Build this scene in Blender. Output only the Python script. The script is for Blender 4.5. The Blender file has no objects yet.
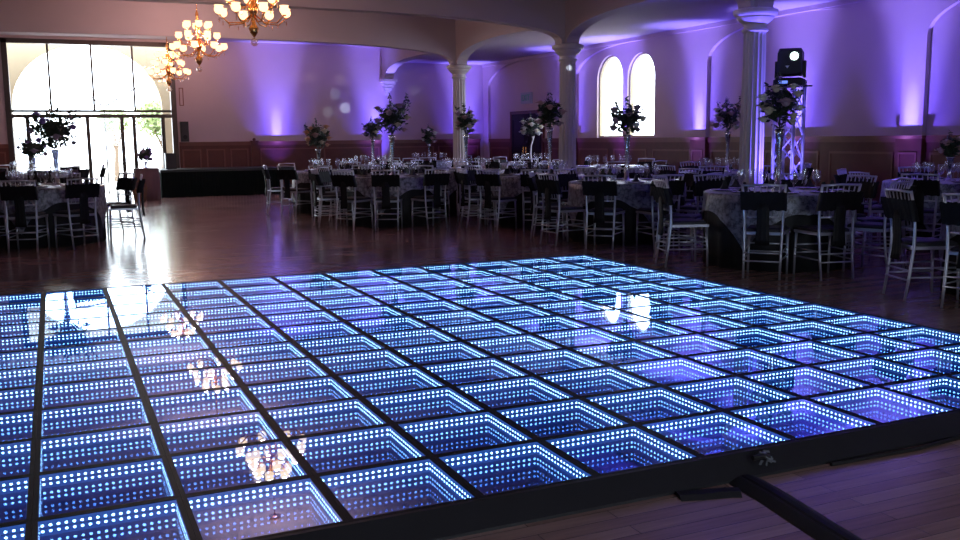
import bpy, bmesh, math, random
from math import sin, cos, pi, radians as R
from mathutils import Vector, Matrix
from mathutils.geometry import tessellate_polygon
S = bpy.context.scene
COL = S.collection
rnd = random.Random(7)

# ------------------------------------------------------------------ helpers
def tag(o, label=None, cat=None, group=None, kind=None):
    if label: o['label'] = label
    if cat: o['category'] = cat
    if group: o['group'] = group
    if kind: o['kind'] = kind
    return o
def empty(name, loc=(0, 0, 0), rz=0.0, parent=None):
    o = bpy.data.objects.new(name, None); COL.objects.link(o)
    o.location = loc; o.rotation_euler = (0, 0, rz); o.empty_display_size = .1
    if parent: o.parent = parent
    return o
def children(o): return list(o.children)
def copy_tree(o, parent=None, kids=None):
    c = o.copy(); COL.objects.link(c)
    if parent is not None: c.parent = parent
    for ch in KIDS.get(o.name, []):
        copy_tree(ch, c)
    return c
KIDS = {}
class MB:
    def __init__(s): s.bm = bmesh.new()
    def box(s, x0, x1, y0, y1, z0, z1, mat=None):
        v = [s.bm.verts.new(p) for p in ((x0,y0,z0),(x1,y0,z0),(x1,y1,z0),(x0,y1,z0),(x0,y0,z1),(x1,y0,z1),(x1,y1,z1),(x0,y1,z1))]
        if mat is not None:
            for a in v: a.co = mat @ a.co
        for f in ((0,3,2,1),(4,5,6,7),(0,1,5,4),(1,2,6,5),(2,3,7,6),(3,0,4,7)):
            s.bm.faces.new([v[i] for i in f])
        return s
    def loft(s, rings, cap=True, closed=True):
        rv = [[s.bm.verts.new(p) for p in ring] for ring in rings]
        n = len(rv[0])
        for a, b in zip(rv, rv[1:]):
            for i in range(n if closed else n-1):
                j = (i+1) % n
                s.bm.faces.new((a[i], a[j], b[j], b[i]))
        if cap and closed:
            s.bm.faces.new(rv[0][::-1]); s.bm.faces.new(rv[-1])
        return s
    def lathe(s, prof, n=16, c=(0, 0, 0), cap=True, flute=0, depth=0.0, fz=None):
        rings = []
        for r, z in prof:
            ring = []
            for i in range(n):
                a = 2*pi*i/n; rr = r
                if flute and fz and fz[0] <= z <= fz[1]:
                    rr = r - depth*abs(sin(a*flute/2))**.7
                ring.append((c[0]+rr*cos(a), c[1]+rr*sin(a), c[2]+z))
            rings.append(ring)
        return s.loft(rings, cap)
    def tube(s, pts, rad, n=8, cap=True):
        pts = [Vector(p) for p in pts]
        if not isinstance(rad, (list, tuple)): rad = [rad]*len(pts)
        rings = []
        for i, p in enumerate(pts):
            d = (pts[min(i+1, len(pts)-1)] - pts[max(i-1, 0)]).normalized()
            ref = Vector((0, 0, 1)) if abs(d.z) < .9 else Vector((1, 0, 0))
            a = d.cross(ref).normalized(); b = d.cross(a)
            rings.append([p + (a*cos(2*pi*k/n) + b*sin(2*pi*k/n))*rad[i] for k in range(n)])
        return s.loft(rings, cap)
    def ball(s, c, r, seg=10, rings=6, sc=(1, 1, 1)):
        prof = []
        for i in range(rings+1):
            t = pi*i/rings; prof.append((max(r*sin(t), r*.02), -r*cos(t)))
        rr = [[(c[0]+q*cos(2*pi*k/seg)*sc[0], c[1]+q*sin(2*pi*k/seg)*sc[1], c[2]+z*sc[2]) for k in range(seg)] for q, z in prof]
        return s.loft(rr)
    def poly(s, loops, fn, d0, d1):
        """extrude the 2D loops (outer, holes) between depths d0 and d1; fn(u,v,d) -> 3D point"""
        flat = [p for l in loops for p in l]
        tris = tessellate_polygon([[Vector((p[0], p[1], 0)) for p in l] for l in loops])
        A = [s.bm.verts.new(fn(u, v, d0)) for u, v in flat]
        B = [s.bm.verts.new(fn(u, v, d1)) for u, v in flat]
        for t in tris:
            try:
                s.bm.faces.new([A[i] for i in t]); s.bm.faces.new([B[i] for i in t][::-1])
            except ValueError: pass
        k = 0
        for l in loops:
            n = len(l)
            for i in range(n):
                a, b = k+i, k+(i+1) % n
                s.bm.faces.new((A[a], A[b], B[b], B[a]))
            k += n
        return s
    def build(s, name, mat, parent=None, smooth=False, fix=True):
        if fix: bmesh.ops.recalc_face_normals(s.bm, faces=s.bm.faces)
        me = bpy.data.meshes.new(name); s.bm.to_mesh(me); s.bm.free()
        if smooth:
            for p in me.polygons: p.use_smooth = True
        for m in (mat if isinstance(mat, (list, tuple)) else [mat]): me.materials.append(m)
        o = bpy.data.objects.new(name, me); COL.objects.link(o)
        if parent is not None:
            o.parent = parent; KIDS.setdefault(parent.name, []).append(o)
        return o
def struct(o): o['kind'] = 'structure'; return o

# ------------------------------------------------------------------ materials
def newmat(name):
    m = bpy.data.materials.new(name); m.use_nodes = True
    nt = m.node_tree; nt.nodes.clear()
    out = nt.nodes.new('ShaderNodeOutputMaterial')
    return m, nt, out
def pbr(name, col, rough=.5, metal=0.0, noise=0.0, scale=20.0, bump=0.0, coat=0.0, spec=.5, emis=None, es=0.0, sheen=0.0):
    m, nt, out = newmat(name)
    b = nt.nodes.new('ShaderNodeBsdfPrincipled')
    b.inputs['Base Color'].default_value = (*col, 1); b.inputs['Roughness'].default_value = rough
    b.inputs['Metallic'].default_value = metal; b.inputs['Coat Weight'].default_value = coat
    b.inputs['Specular IOR Level'].default_value = spec; b.inputs['Sheen Weight'].default_value = sheen
    if emis: b.inputs['Emission Color'].default_value = (*emis, 1); b.inputs['Emission Strength'].default_value = es
    if noise or bump:
        tc = nt.nodes.new('ShaderNodeTexCoord'); nz = nt.nodes.new('ShaderNodeTexNoise')
        nz.inputs['Scale'].default_value = scale; nz.inputs['Detail'].default_value = 4
        nt.links.new(tc.outputs['Object'], nz.inputs['Vector'])
        if noise:
            mx = nt.nodes.new('ShaderNodeMix'); mx.data_type = 'RGBA'
            mx.inputs[6].default_value = (*[c*(1-noise) for c in col], 1)
            mx.inputs[7].default_value = (*[min(1, c*(1+noise)) for c in col], 1)
            nt.links.new(nz.outputs['Fac'], mx.inputs[0]); nt.links.new(mx.outputs[2], b.inputs['Base Color'])
        if bump:
            bp = nt.nodes.new('ShaderNodeBump'); bp.inputs['Strength'].default_value = bump; bp.inputs['Distance'].default_value = .01
            nt.links.new(nz.outputs['Fac'], bp.inputs['Height']); nt.links.new(bp.outputs['Normal'], b.inputs['Normal'])
    nt.links.new(b.outputs[0], out.inputs[0])
    return m
def emit(name, col, st, sample=False):
    m, nt, out = newmat(name)
    e = nt.nodes.new('ShaderNodeEmission'); e.inputs[0].default_value = (*col, 1); e.inputs[1].default_value = st
    nt.links.new(e.outputs[0], out.inputs[0])
    if not sample: m.cycles.emission_sampling = 'NONE'
    return m
def glassy(name, refl, tint=(1, 1, 1), rough=0.0, fres=True, gcol=(1, 1, 1)):
    m, nt, out = newmat(name)
    t = nt.nodes.new('ShaderNodeBsdfTransparent'); t.inputs[0].default_value = (*tint, 1)
    g = nt.nodes.new('ShaderNodeBsdfGlossy'); g.inputs['Roughness'].default_value = rough; g.inputs[0].default_value = (*gcol, 1)
    mx = nt.nodes.new('ShaderNodeMixShader')
    if fres:
        # Schlick reflectance of a thin sheet, the same from both sides
        ge = nt.nodes.new('ShaderNodeNewGeometry'); dt = nt.nodes.new('ShaderNodeVectorMath'); dt.operation = 'DOT_PRODUCT'
        nt.links.new(ge.outputs['Incoming'], dt.inputs[0]); nt.links.new(ge.outputs['Normal'], dt.inputs[1])
        ab = nt.nodes.new('ShaderNodeMath'); ab.operation = 'ABSOLUTE'; nt.links.new(dt.outputs['Value'], ab.inputs[0])
        om = nt.nodes.new('ShaderNodeMath'); om.operation = 'SUBTRACT'; om.inputs[0].default_value = 1; nt.links.new(ab.outputs[0], om.inputs[1])
        pw_ = nt.nodes.new('ShaderNodeMath'); pw_.operation = 'POWER'; pw_.inputs[1].default_value = 5; nt.links.new(om.outputs[0], pw_.inputs[0])
        ma = nt.nodes.new('ShaderNodeMath'); ma.operation = 'MULTIPLY_ADD'; ma.use_clamp = True
        ma.inputs[1].default_value = 1-refl; ma.inputs[2].default_value = refl
        nt.links.new(pw_.outputs[0], ma.inputs[0]); nt.links.new(ma.outputs[0], mx.inputs[0])
    else: mx.inputs[0].default_value = refl
    nt.links.new(t.outputs[0], mx.inputs[1]); nt.links.new(g.outputs[0], mx.inputs[2]); nt.links.new(mx.outputs[0], out.inputs[0])
    return m
def wood_floor():
    m, nt, out = newmat('hardwood_floor')
    b = nt.nodes.new('ShaderNodeBsdfPrincipled'); tc = nt.nodes.new('ShaderNodeTexCoord')
    br = nt.nodes.new('ShaderNodeTexBrick'); br.offset = .37
    br.inputs['Scale'].default_value = 1; br.inputs['Brick Width'].default_value = .9; br.inputs['Row Height'].default_value = .075
    br.inputs['Mortar Size'].default_value = .0016; br.inputs['Mortar Smooth'].default_value = .1; br.inputs['Bias'].default_value = 0
    br.inputs['Color1'].default_value = (.52, .33, .30, 1); br.inputs['Color2'].default_value = (.36, .21, .19, 1)
    br.inputs['Mortar'].default_value = (.03, .015, .012, 1)
    mp = nt.nodes.new('ShaderNodeMapping'); mp.inputs['Scale'].default_value = (1.2, 18, 1)
    nz = nt.nodes.new('ShaderNodeTexNoise'); nz.inputs['Scale'].default_value = 2.5; nz.inputs['Detail'].default_value = 6
    mx = nt.nodes.new('ShaderNodeMix'); mx.data_type = 'RGBA'; mx.blend_type = 'MULTIPLY'; mx.inputs[0].default_value = .55
    L = nt.links.new
    L(tc.outputs['Object'], br.inputs['Vector']); L(tc.outputs['Object'], mp.inputs[0]); L(mp.outputs[0], nz.inputs['Vector'])
    L(br.outputs['Color'], mx.inputs[6]); L(nz.outputs['Fac'], mx.inputs[7]); L(mx.outputs[2], b.inputs['Base Color'])
    n2 = nt.nodes.new('ShaderNodeTexNoise'); n2.inputs['Scale'].default_value = 1.3; n2.inputs['Detail'].default_value = 3
    L(tc.outputs['Object'], n2.inputs['Vector'])
    mr = nt.nodes.new('ShaderNodeMapRange'); mr.inputs[3].default_value = .12; mr.inputs[4].default_value = .26
    L(n2.outputs['Fac'], mr.inputs[0]); L(mr.outputs[0], b.inputs['Roughness'])
    bp = nt.nodes.new('ShaderNodeBump'); bp.inputs['Strength'].default_value = .12; bp.inputs['Distance'].default_value = .004
    n3 = nt.nodes.new('ShaderNodeTexNoise'); n3.inputs['Scale'].default_value = 1.0; n3.inputs['Detail'].default_value = 3
    m3 = nt.nodes.new('ShaderNodeMapping'); m3.inputs['Scale'].default_value = (3, 14, 1)
    L(tc.outputs['Object'], m3.inputs[0]); L(m3.outputs[0], n3.inputs['Vector']); L(n3.outputs['Fac'], bp.inputs['Height'])
    L(bp.outputs['Normal'], b.inputs['Normal'])
    b.inputs['Specular IOR Level'].default_value = .6
    L(b.outputs[0], out.inputs[0]); return m
def damask():
    m, nt, out = newmat('damask_overlay')
    b = nt.nodes.new('ShaderNodeBsdfPrincipled'); tc = nt.nodes.new('ShaderNodeTexCoord')
    v = nt.nodes.new('ShaderNodeTexVoronoi'); v.inputs['Scale'].default_value = 22; v.feature = 'SMOOTH_F1'
    n = nt.nodes.new('ShaderNodeTexNoise'); n.inputs['Scale'].default_value = 60; n.inputs['Detail'].default_value = 3
    ad = nt.nodes.new('ShaderNodeMath'); ad.operation = 'MULTIPLY'
    cr = nt.nodes.new('ShaderNodeValToRGB')
    cr.color_ramp.elements[0].position = .12; cr.color_ramp.elements[0].color = (.34, .36, .50, 1)
    cr.color_ramp.elements[1].position = .34; cr.color_ramp.elements[1].color = (.075, .078, .12, 1)
    L = nt.links.new
    L(tc.outputs['Object'], v.inputs['Vector']); L(tc.outputs['Object'], n.inputs['Vector'])
    L(v.outputs['Distance'], ad.inputs[0]); L(n.outputs['Fac'], ad.inputs[1]); L(ad.outputs[0], cr.inputs[0]); L(cr.outputs[0], b.inputs['Base Color'])
    b.inputs['Roughness'].default_value = .42; b.inputs['Sheen Weight'].default_value = .3
    L(b.outputs[0], out.inputs[0]); return m
M = dict(
 wall=pbr('plaster_wall', (.56, .43, .46), .75, noise=.04, scale=3),
 ceil=pbr('ceiling_paint', (.46, .39, .45), .8, noise=.03, scale=2),
 arch=pbr('arcade_plaster', (.46, .39, .43), .75, noise=.04, scale=3),
 wain=pbr('mahogany_panelling', (.105, .024, .015), .5, noise=.3, scale=6, bump=.05),
 mould=pbr('mahogany_moulding', (.18, .056, .038), .4, noise=.2, scale=6),
 floor=wood_floor(),
 col=pbr('column_plaster', (.62, .57, .57), .5, noise=.04),
 black=pbr('black_metal', (.012, .012, .015), .4, .6),
 panel=pbr('black_floor_frame', (.008, .009, .014), .55, spec=.2),
 ramp=pbr('black_ramp_rubber', (.010, .010, .014), .55, noise=.3, scale=9, bump=.15),
 mirror=None, pglass=None,
 led=emit('led_dot', (.40, .74, 1.0), 16), wallglow=emit('painted_led_glow', (.05, .17, .62), 1.1),  # dots are lamps; the weak blue emission imitates their glow on cell walls
 silver=pbr('silver_chair_paint', (.50, .52, .62), .35, .7),
 sash=pbr('black_satin_sash', (.006, .006, .010), .6, bump=.4, scale=30, spec=.25),
 cushion=pbr('dark_seat_cushion', (.02, .02, .03), .6),
 cloth=pbr('black_tablecloth', (.008, .009, .014), .7, bump=.2, scale=12),
 overlay=damask(),
 glass=glassy('clear_glassware', .16, (.93, .95, 1), .03),
 pane=glassy('window_glass', .03, (1, 1, 1)),
 plate=pbr('silver_charger', (.5, .5, .56), .25, .8),
 vase=glassy('vase_glass', .42, (.55, .57, .66), .12),
 brass=pbr('brass', (.85, .42, .14), .25, 1.0),
 shade=emit('lamp_shade_glass', (1, .60, .30), 2.5), bulb=emit('lamp_bulb', (1, .8, .5), 9),
 crystal=glassy('crystal_drop', .4, (1, .85, .7), .02),
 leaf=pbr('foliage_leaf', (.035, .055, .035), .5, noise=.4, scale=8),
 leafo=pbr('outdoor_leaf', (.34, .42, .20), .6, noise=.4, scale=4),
 bark=pbr('tree_bark', (.12, .08, .05), .8, noise=.3),
 frame=pbr('bronze_window_frame', (.055, .035, .03), .4, .2),
 cream=pbr('cream_porch_wall', (.40, .34, .22), .8, noise=.04),
 paving=pbr('porch_paving', (.6, .57, .52), .7, noise=.1, scale=2),
 stage=pbr('stage_skirt_cloth', (.006, .010, .010), .9, spec=.1),
 deck=pbr('stage_deck', (.015, .02, .02), .5),
 door=pbr('dark_door', (.010, .005, .006), .6, spec=.2),
 sign=pbr('exit_sign_face', (.34, .38, .42), .5), signtx=pbr('exit_sign_letters', (.10, .42, .25), .5),
 plastic=pbr('black_plastic', (.012, .012, .014), .42),
 grille=pbr('speaker_grille', (.03, .03, .035), .6, bump=.5, scale=120),
 truss=pbr('aluminium_truss', (.75, .75, .8), .3, .85),
 lens=emit('moving_head_lens', (.75, 1, .9), 5), led2=emit('status_display', (.15, .25, 1), 1.2), lensb=emit('uplight_lens', (.35, .2, 1), 6),
 whitep=pbr('white_logo', (.8, .8, .85), .5),
 tape=pbr('clear_tape', (.2, .22, .26), .25, .3),
 mauvecloth=pbr('mauve_table_cloth', (.16, .09, .10), .8), basket=pbr('wicker_basket', (.22, .11, .06), .8, bump=.6, scale=60),
)
m, nt, out = newmat('mirror_base'); g = nt.nodes.new('ShaderNodeBsdfGlossy'); g.inputs[0].default_value = (.80, .86, .95, 1); g.inputs['Roughness'].default_value = 0.0
nt.links.new(g.outputs[0], out.inputs[0]); M['mirror'] = m
M['pglass'] = glassy('two_way_mirror_glass', .44, (.68, .77, .94), 0.0, True, (.55, .70, .96))
FLOW = {}
def fcol(n, c):
    if n not in FLOW: FLOW[n] = pbr('petal_'+n, c, .6, noise=.15, scale=30)
    return FLOW[n]
fcol('peach', (.62, .33, .20)); fcol('cream', (.72, .66, .52)); fcol('white', (.8, .8, .78)); fcol('mauve', (.42, .30, .42)); fcol('pink', (.5, .32, .34)); fcol('purple', (.3, .16, .5))

# ------------------------------------------------------------------ camera (from the floor grid in the photo)
F, YAW, PIT, ROL, EH = 935.97, .4246121, -.14049676, -.0104383, 1.38644
fw = Vector((sin(YAW)*cos(PIT), cos(YAW)*cos(PIT), sin(PIT))); rt0 = Vector((cos(YAW), -sin(YAW), 0)); up0 = rt0.cross(fw)
rt = rt0*cos(ROL) + up0*sin(ROL); up = -rt0*sin(ROL) + up0*cos(ROL)
cam = bpy.data.cameras.new('camera'); co = bpy.data.objects.new('camera', cam); COL.objects.link(co)
co.matrix_world = Matrix(((rt.x, up.x, -fw.x, 0), (rt.y, up.y, -fw.y, 0), (rt.z, up.z, -fw.z, EH), (0, 0, 0, 1)))
cam.sensor_width = 36; cam.lens = F/960*36; cam.clip_end = 200; cam.clip_start = .05
S.camera = co

# ------------------------------------------------------------------ room shell
XL, XR, YB, YF = -6.55, 11.90, 25.80, -4.0
AX, AXL, AY = 8.8, -3.6, 20.54
CY = [20.54, 15.43, 10.32, 5.21, .10]
HC, HR, HB = 4.22, 3.53, 3.96
struct(MB().box(XL-.2, XR+.2, YF-.2, YB+.2, -.12, 0).build('floor', M['floor']))
struct(MB().box(AXL-.14, AX+.14, YF-.2, AY+.14, HC, HC+.15).build('ceiling', M['ceil']))
struct(MB().box(AX+.12, XR+.2, YF-.2, YB+.2, HR, HR+.15).build('ceiling_right_aisle', M['ceil']))
struct(MB().box(XL-.2, AXL-.12, YF-.2, YB+.2, HR, HR+.15).build('ceiling_left_aisle', M['ceil']))
struct(MB().box(AXL-.12, AX+.12, AY+.12, YB+.2, HB, HB+.15).build('ceiling_back_aisle', M['ceil']))
struct(MB().box(XL-.2, XL, YF-.2, YB+.2, 0, HC+.15).build('wall_left', M['wall']))
FILL_WIN = [(.9, 3.5)]; FILL_Z = (1.1, 3.3)  # opening for an added, unseen window that serves as daylight fill
struct(MB().poly([[(XL-.2, 0), (XR+.2, 0), (XR+.2, HC+.15), (XL-.2, HC+.15)]] + [[(a, FILL_Z[0]), (a, FILL_Z[1]), (c_, FILL_Z[1]), (c_, FILL_Z[0])] for a, c_ in FILL_WIN], lambda u, v, d: (u, d, v), YF-.2, YF).build('wall_front', M['wall']))

def arch_pts(c, a, z0, h, n=28, p=2.0, z1=None):
    """points along a (super)elliptic arch from +a side to -a side"""
    out = []
    for i in range(n+1):
        t = pi*i/n; x = cos(t); y = sin(t)
        X = math.copysign(abs(x)**(2/p), x); Y = abs(y)**(2/p)
        out.append((c+a*X, z0+h*Y))
    return out
# back wall with the glazed opening
WX0, WX1, WZ = -.86, 2.93, 3.82
YZ = lambda u, v, d: (d, u, v)
XZ = lambda u, v, d: (u, d, v)
b = MB(); b.box(XL, WX0, YB, YB+.2, 0, HC+.1); b.box(WX1, XR+.2, YB, YB+.2, 0, HC+.1); b.box(WX0, WX1, YB, YB+.2, WZ, HC+.1)
struct(b.build('wall_back', M['wall']))
# right wall: recessed plane with two arched windows, then pilasters and arch heads in front
def win_loop(yc, hw, z0, ztop, n=20):
    zs = ztop-hw
    return [(yc-hw, z0), (yc+hw, z0)] + [(yc+hw*cos(pi*i/n), zs+hw*sin(pi*i/n)) for i in range(n+1)]
WINS = [(18.90, .55, 1.36, 3.24), (17.63, .53, 1.36, 3.20)]
outer = [(YF-.2, 0), (YB+.2, 0), (YB+.2, HR+.1), (YF-.2, HR+.1)]
struct(MB().poly([outer] + [win_loop(*w)[::-1] for w in WINS], YZ, XR, XR+.2).build('wall_right', M['wall']))
PIL = [25.65] + CY[0:5]
outer = [(YB, 0)]
edges = []
loops = []
# front layer: outline that walks down and up the pilasters
pts = [(YB, 0), (YB, HR)]
pts += [(YF, HR), (YF, 0)]
stops = sorted(PIL)
pw = .21
cur = YF
walk = []
prev = YF
for y in stops:
    a, bb = prev, y-pw
    if bb-a > .6:
        c = (a+bb)/2; h = (bb-a)/2
        ap = arch_pts(c, h, 2.83, .63, 26, 2.1)[::-1]
        walk += [(a, 0)] if prev == YF else []
        walk += ap + [(bb, 0), (y+pw if y < 25 else YB, 0)]
    prev = y+pw
walk = [(YF, 0.001)] + walk[1:] if walk[0] == (YF, 0) else walk
poly = walk + [(YB, HR), (YF-.01, HR)]
struct(MB().poly([poly], YZ, XR-.08, XR).build('wall_right_arches', M['wall']))
# arcades (arched walls over the columns)
def arcade_side(name, X, sgn):
    stops = sorted([YB-.08] + CY)
    walk = [(YF, 3.05)]
    prev = YF
    for y in stops:
        a, bb = prev, y-.19
        c = (a+bb)/2; h = (bb-a)/2
        if prev == YF: walk = []
        walk += arch_pts(c, h, 3.07, .42, 26, 2.35)[::-1]
        prev = y+.19
    walk += [(YB, 3.07), (YB, HC), (YF, HC)]
    return struct(MB().poly([walk], YZ, X-.13, X+.13).build(name, M['arch']))
arcade_side('wall_arcade_right', AX, 1); arcade_side('wall_arcade_left', AXL, -1)
hx = (AX-AXL)/2-.19
walk = arch_pts((AX+AXL)/2, hx, 3.07, .43, 44, 2.9)[::-1]
for k, yy in enumerate([AY, 15.43, 10.32, 5.21]):
    struct(MB().poly([[(AXL+.19, 3.07)] + walk[1:-1] + [(AX-.19, 3.07), (AX-.131, 3.075), (AX-.131, HC), (AXL+.131, HC), (AXL+.131, 3.075)]], XZ, yy-.13, yy+.13).build('wall_arcade_back' if k == 0 else 'wall_cross_arch_%d' % k, M['arch']))
# columns
def column(x, y):
    t = struct(empty('column', (x, y, 0)))
    MB().lathe([(.25, 0), (.25, .10), (.21, .12), (.235, .17), (.235, .21), (.18, .25), (.185, .29), (.168, .33)], 32).build('column_base', M['col'], t, False)
    MB().lathe([(.166, .33), (.164, .4), (.162, 1.2), (.155, 2.0), (.148, 2.72), (.148, 2.76)], 96, flute=16, depth=.018, fz=(.36, 2.73)).build('shaft', M['col'], t, False)
    c = MB().lathe([(.15, 2.76), (.175, 2.775), (.175, 2.80), (.152, 2.81), (.152, 2.86), (.18, 2.885), (.22, 2.915), (.245, 2.945), (.245, 2.965), (.285, 2.985), (.295, 3.01), (.295, 3.05), (.24, 3.07)], 32)
    c.build('capital', M['col'], t, False)
for y in CY:
    column(AX, y); column(AXL, y)
# corbels where the side arcades meet the back wall
for x in (AX, AXL):
    c = MB()
    for i, (w, z0, z1, d) in enumerate([(.42, 2.97, 3.05, .36), (.34, 2.90, 2.97, .30), (.27, 2.82, 2.88, .24), (.20, 2.74, 2.80, .18), (.12, 2.66, 2.73, .12), (.07, 2.60, 2.65, .08)]):
        c.box(x-w/2, x+w/2, YB-d, YB, z0, z1)
    c.box(x-.05, x+.05, YB-.06, YB, 2.60, 3.05)
    struct(c.build('trim_corbel', M['col']))
# cornice where the ceiling meets the wall
struct(MB().box(XR-.13, XR-.08, YF, YB, HR-.08, HR).build('trim_cornice', M['wall']))
# ---- wainscot
tn = [0]
def wains(boxf, name='trim'):
    tn[0] += 1; return '%s_%d' % (name, tn[0])
def frame_rect(mb, fn, u0, u1, v0, v1, d0, d1, w=.035):
    mb.poly([[(u0, v0), (u1, v0), (u1, v1), (u0, v1)], [(u0+w, v0+w), (u0+w, v1-w), (u1-w, v1-w), (u1-w, v0+w)]], fn, d0, d1)
WH = 1.30
def wainscot_x(Xp, y0, y1, npan):
    """on a plane facing -X at Xp"""
    b = MB().box(Xp-.035, Xp, y0, y1, .0, WH)
    struct(b.build('trim_%d' % nxt(), M['wain']))
    m_ = MB().box(Xp-.075, Xp, y0, y1, WH, WH+.05); m_.box(Xp-.055, Xp, y0, y1, WH-.05, WH); m_.box(Xp-.05, Xp-.03, y0, y1, 0, .16)
    w = (y1-y0)/npan
    for i in range(npan):
        frame_rect(m_, YZ, y0+i*w+.12, y0+(i+1)*w-.12, .28, 1.10, Xp-.05, Xp-.035)
    struct(m_.build('trim_%d' % nxt(), M['mould']))
def wainscot_y(Yp, x0, x1, npan, fr=None):
    b = MB().box(x0, x1, Yp-.035, Yp, 0, WH)
    struct(b.build('trim_%d' % nxt(), M['wain']))
    m_ = MB().box(x0, x1, Yp-.075, Yp, WH, WH+.05); m_.box(x0, x1, Yp-.055, Yp, WH-.05, WH); m_.box(x0, x1, Yp-.05, Yp-.03, 0, .16)
    w = (x1-x0)/npan
    for i in range(npan):
        frame_rect(m_, XZ, x0+i*w+.07, x0+(i+1)*w-.07, .28, 1.16, Yp-.05, Yp-.035)
    struct(m_.build('trim_%d' % nxt(), M['mould']))
_n = [0]
def nxt(): _n[0] += 1; return _n[0]
ys = [YF] + [v for y in sorted(CY) for v in (y-pw, y+pw)] + [25.44]
DO0, DO1 = 22.15, 23.95
for i in range(0, len(ys), 2):
    a, bb = ys[i], ys[i+1]
    if i == len(ys)-2:
        wainscot_x(XR, a+.0, DO0-.08, 1); wainscot_x(XR, DO1+.08, bb, 1)
    else: wainscot_x(XR, a, bb, 3)
for y in sorted(CY):
    # pilaster cladding, wraps three sides
    b = MB().box(XR-.115, XR-.08, y-pw-.03, y+pw+.03, 0, WH); b.box(XR-.08, XR-.035, y-pw-.03, y-pw, 0, WH); b.box(XR-.08, XR-.035, y+pw, y+pw+.03, 0, WH)
    struct(b.build('trim_%d' % nxt(), M['wain']))
    b = MB().box(XR-.155, XR-.08, y-pw-.07, y+pw+.07, WH, WH+.05)
    frame_rect(b, YZ, y-pw+.04, y+pw-.04, .28, 1.10, XR-.13, XR-.115, .03)
    struct(b.build('trim_%d' % nxt(), M['mould']))
wainscot_y(YB, WX1+.12, 4.90, 3); wainscot_y(YB, 5.08, AX-.2, 2); wainscot_y(YB, AX+.05, XR-.2, 2); wainscot_y(YB, XL, WX0-.1, 4)
b = MB().box(4.90, 5.08, YB-.08, YB, 0, WH+.02); b.box(4.88, 5.10, YB-.11, YB, WH+.02, WH+.07); b.ball((4.99, YB-.06, WH+.10), .045)
struct(b.build('trim_%d' % nxt(), M['wain']))

# ---- glazed entrance (window_1)
w1 = struct(empty('window_1', (0, YB+.08, 0)))
fr = MB()
fr.box(WX0-.10, WX0+.03, -.12, .06, 0, WZ+.06); fr.box(WX1-.03, WX1+.10, -.12, .06, 0, WZ+.06); fr.box(WX0-.1, WX1+.1, -.12, .06, WZ-.04, WZ+.07)
fr.build('window_frame', M['frame'], w1)
tr = MB().box(WX0, WX1, -.05, .03, 2.12, 2.18); tr.box(WX0, WX1, -.08, .04, 1.98, 2.07)
tr.build('transom', M['frame'], w1)
for x in (.06, 1.05, 2.02):
    MB().box(x-.025, x+.025, -.04, .02, 2.18, WZ).build('mullion', M['frame'], w1)
for x in (-.5, .87, 1.68, 1.97, 2.68):
    MB().box(x-.045, x+.045, -.05, .03, 0, 1.98).build('mullion', M['frame'], w1)
MB().box(WX0, WX1, -.008, .0, .1, WZ).build('pane', M['pane'], w1)
MB().box(WX0, .83, -.04, .02, .04, .16).build('sill_rail', M['frame'], w1)
for i, w in enumerate(WINS):
    t = struct(empty('window_%d' % (i+2), (XR+.1, 0, 0)))
    o_, n_ = win_loop(*w), win_loop(w[0], w[1]-.035, w[2]+.04, w[3]-.035)
    MB().poly([o_, n_[::-1]], YZ, -.04, .04).build('window_frame', M['cream'], t)
    MB().poly([n_], YZ, .0, .008).build('pane', M['pane'], t)
for i, (a, c_) in enumerate(FILL_WIN):  # added fill window, out of view behind the camera
    t = struct(empty('window_%d' % (i+4), (0, YF-.1, 0))); b = MB()
    frame_rect(b, XZ, a, c_, FILL_Z[0], FILL_Z[1], -.04, .04, .05); b.box((a+c_)/2-.02, (a+c_)/2+.02, -.03, .03, FILL_Z[0]+.05, FILL_Z[1]-.05)
    b.build('window_frame', M['cream'], t); MB().box(a, c_, 0, .006, FILL_Z[0], FILL_Z[1]).build('pane', M['pane'], t)
# ---- door_1 in the far right corner and EXIT sign
d1 = struct(empty('door_1', (XR, 0, 0)))
b = MB().box(-.06, .0, DO0-.08, DO0, 0, 2.10); b.box(-.06, 0, DO1, DO1+.08, 0, 2.10); b.box(-.06, 0, DO0-.08, DO1+.08, 2.02, 2.10)
b.build('door_frame', M['wain'], d1)
mid = (DO0+DO1)/2
for a, c in ((DO0, mid-.005), (mid+.005, DO1)):
    l = MB().box(-.045, -.002, a, c, .01, 2.02); frame_rect(l, YZ, a+.1, c-.1, .2, .95, -.055, -.045, .03); frame_rect(l, YZ, a+.1, c-.1, 1.1, 1.9, -.055, -.045, .03)
    l.build('door_leaf', M['door'], d1)
    yy = mid-.08 if c < mid else mid+.08
    MB().tube([(-.10, yy, .95), (-.10, yy, 1.12)], .012).box(-.10, -.045, yy-.01, yy+.01, .95, .97).box(-.10, -.045, yy-.01, yy+.01, 1.10, 1.12).build('door_handle', M['brass'], d1)
sg = tag(empty('exit_sign', (XR, 23.05, 2.44)), 'small grey exit sign on the wall above the dark double door', 'sign')
MB().box(-.06, 0, -.30, .30, -.15, .15).build('housing', M['sign'], sg)
cu = bpy.data.curves.new('lettering', 'FONT'); cu.body = 'EXIT'; cu.size = .24; cu.extrude = .004; cu.align_x = 'CENTER'; cu.align_y = 'CENTER'
cu.materials.append(M['signtx'])
tmp = bpy.data.objects.new('lettering_curve', cu); COL.objects.link(tmp); bpy.context.view_layer.update()
lme = bpy.data.meshes.new_from_object(tmp); bpy.data.objects.remove(tmp)
lt = bpy.data.objects.new('lettering', lme); COL.objects.link(lt); lt.parent = sg; lt.location = (-.065, 0, 0); lt.rotation_euler = (R(90), 0, R(-90))

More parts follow.
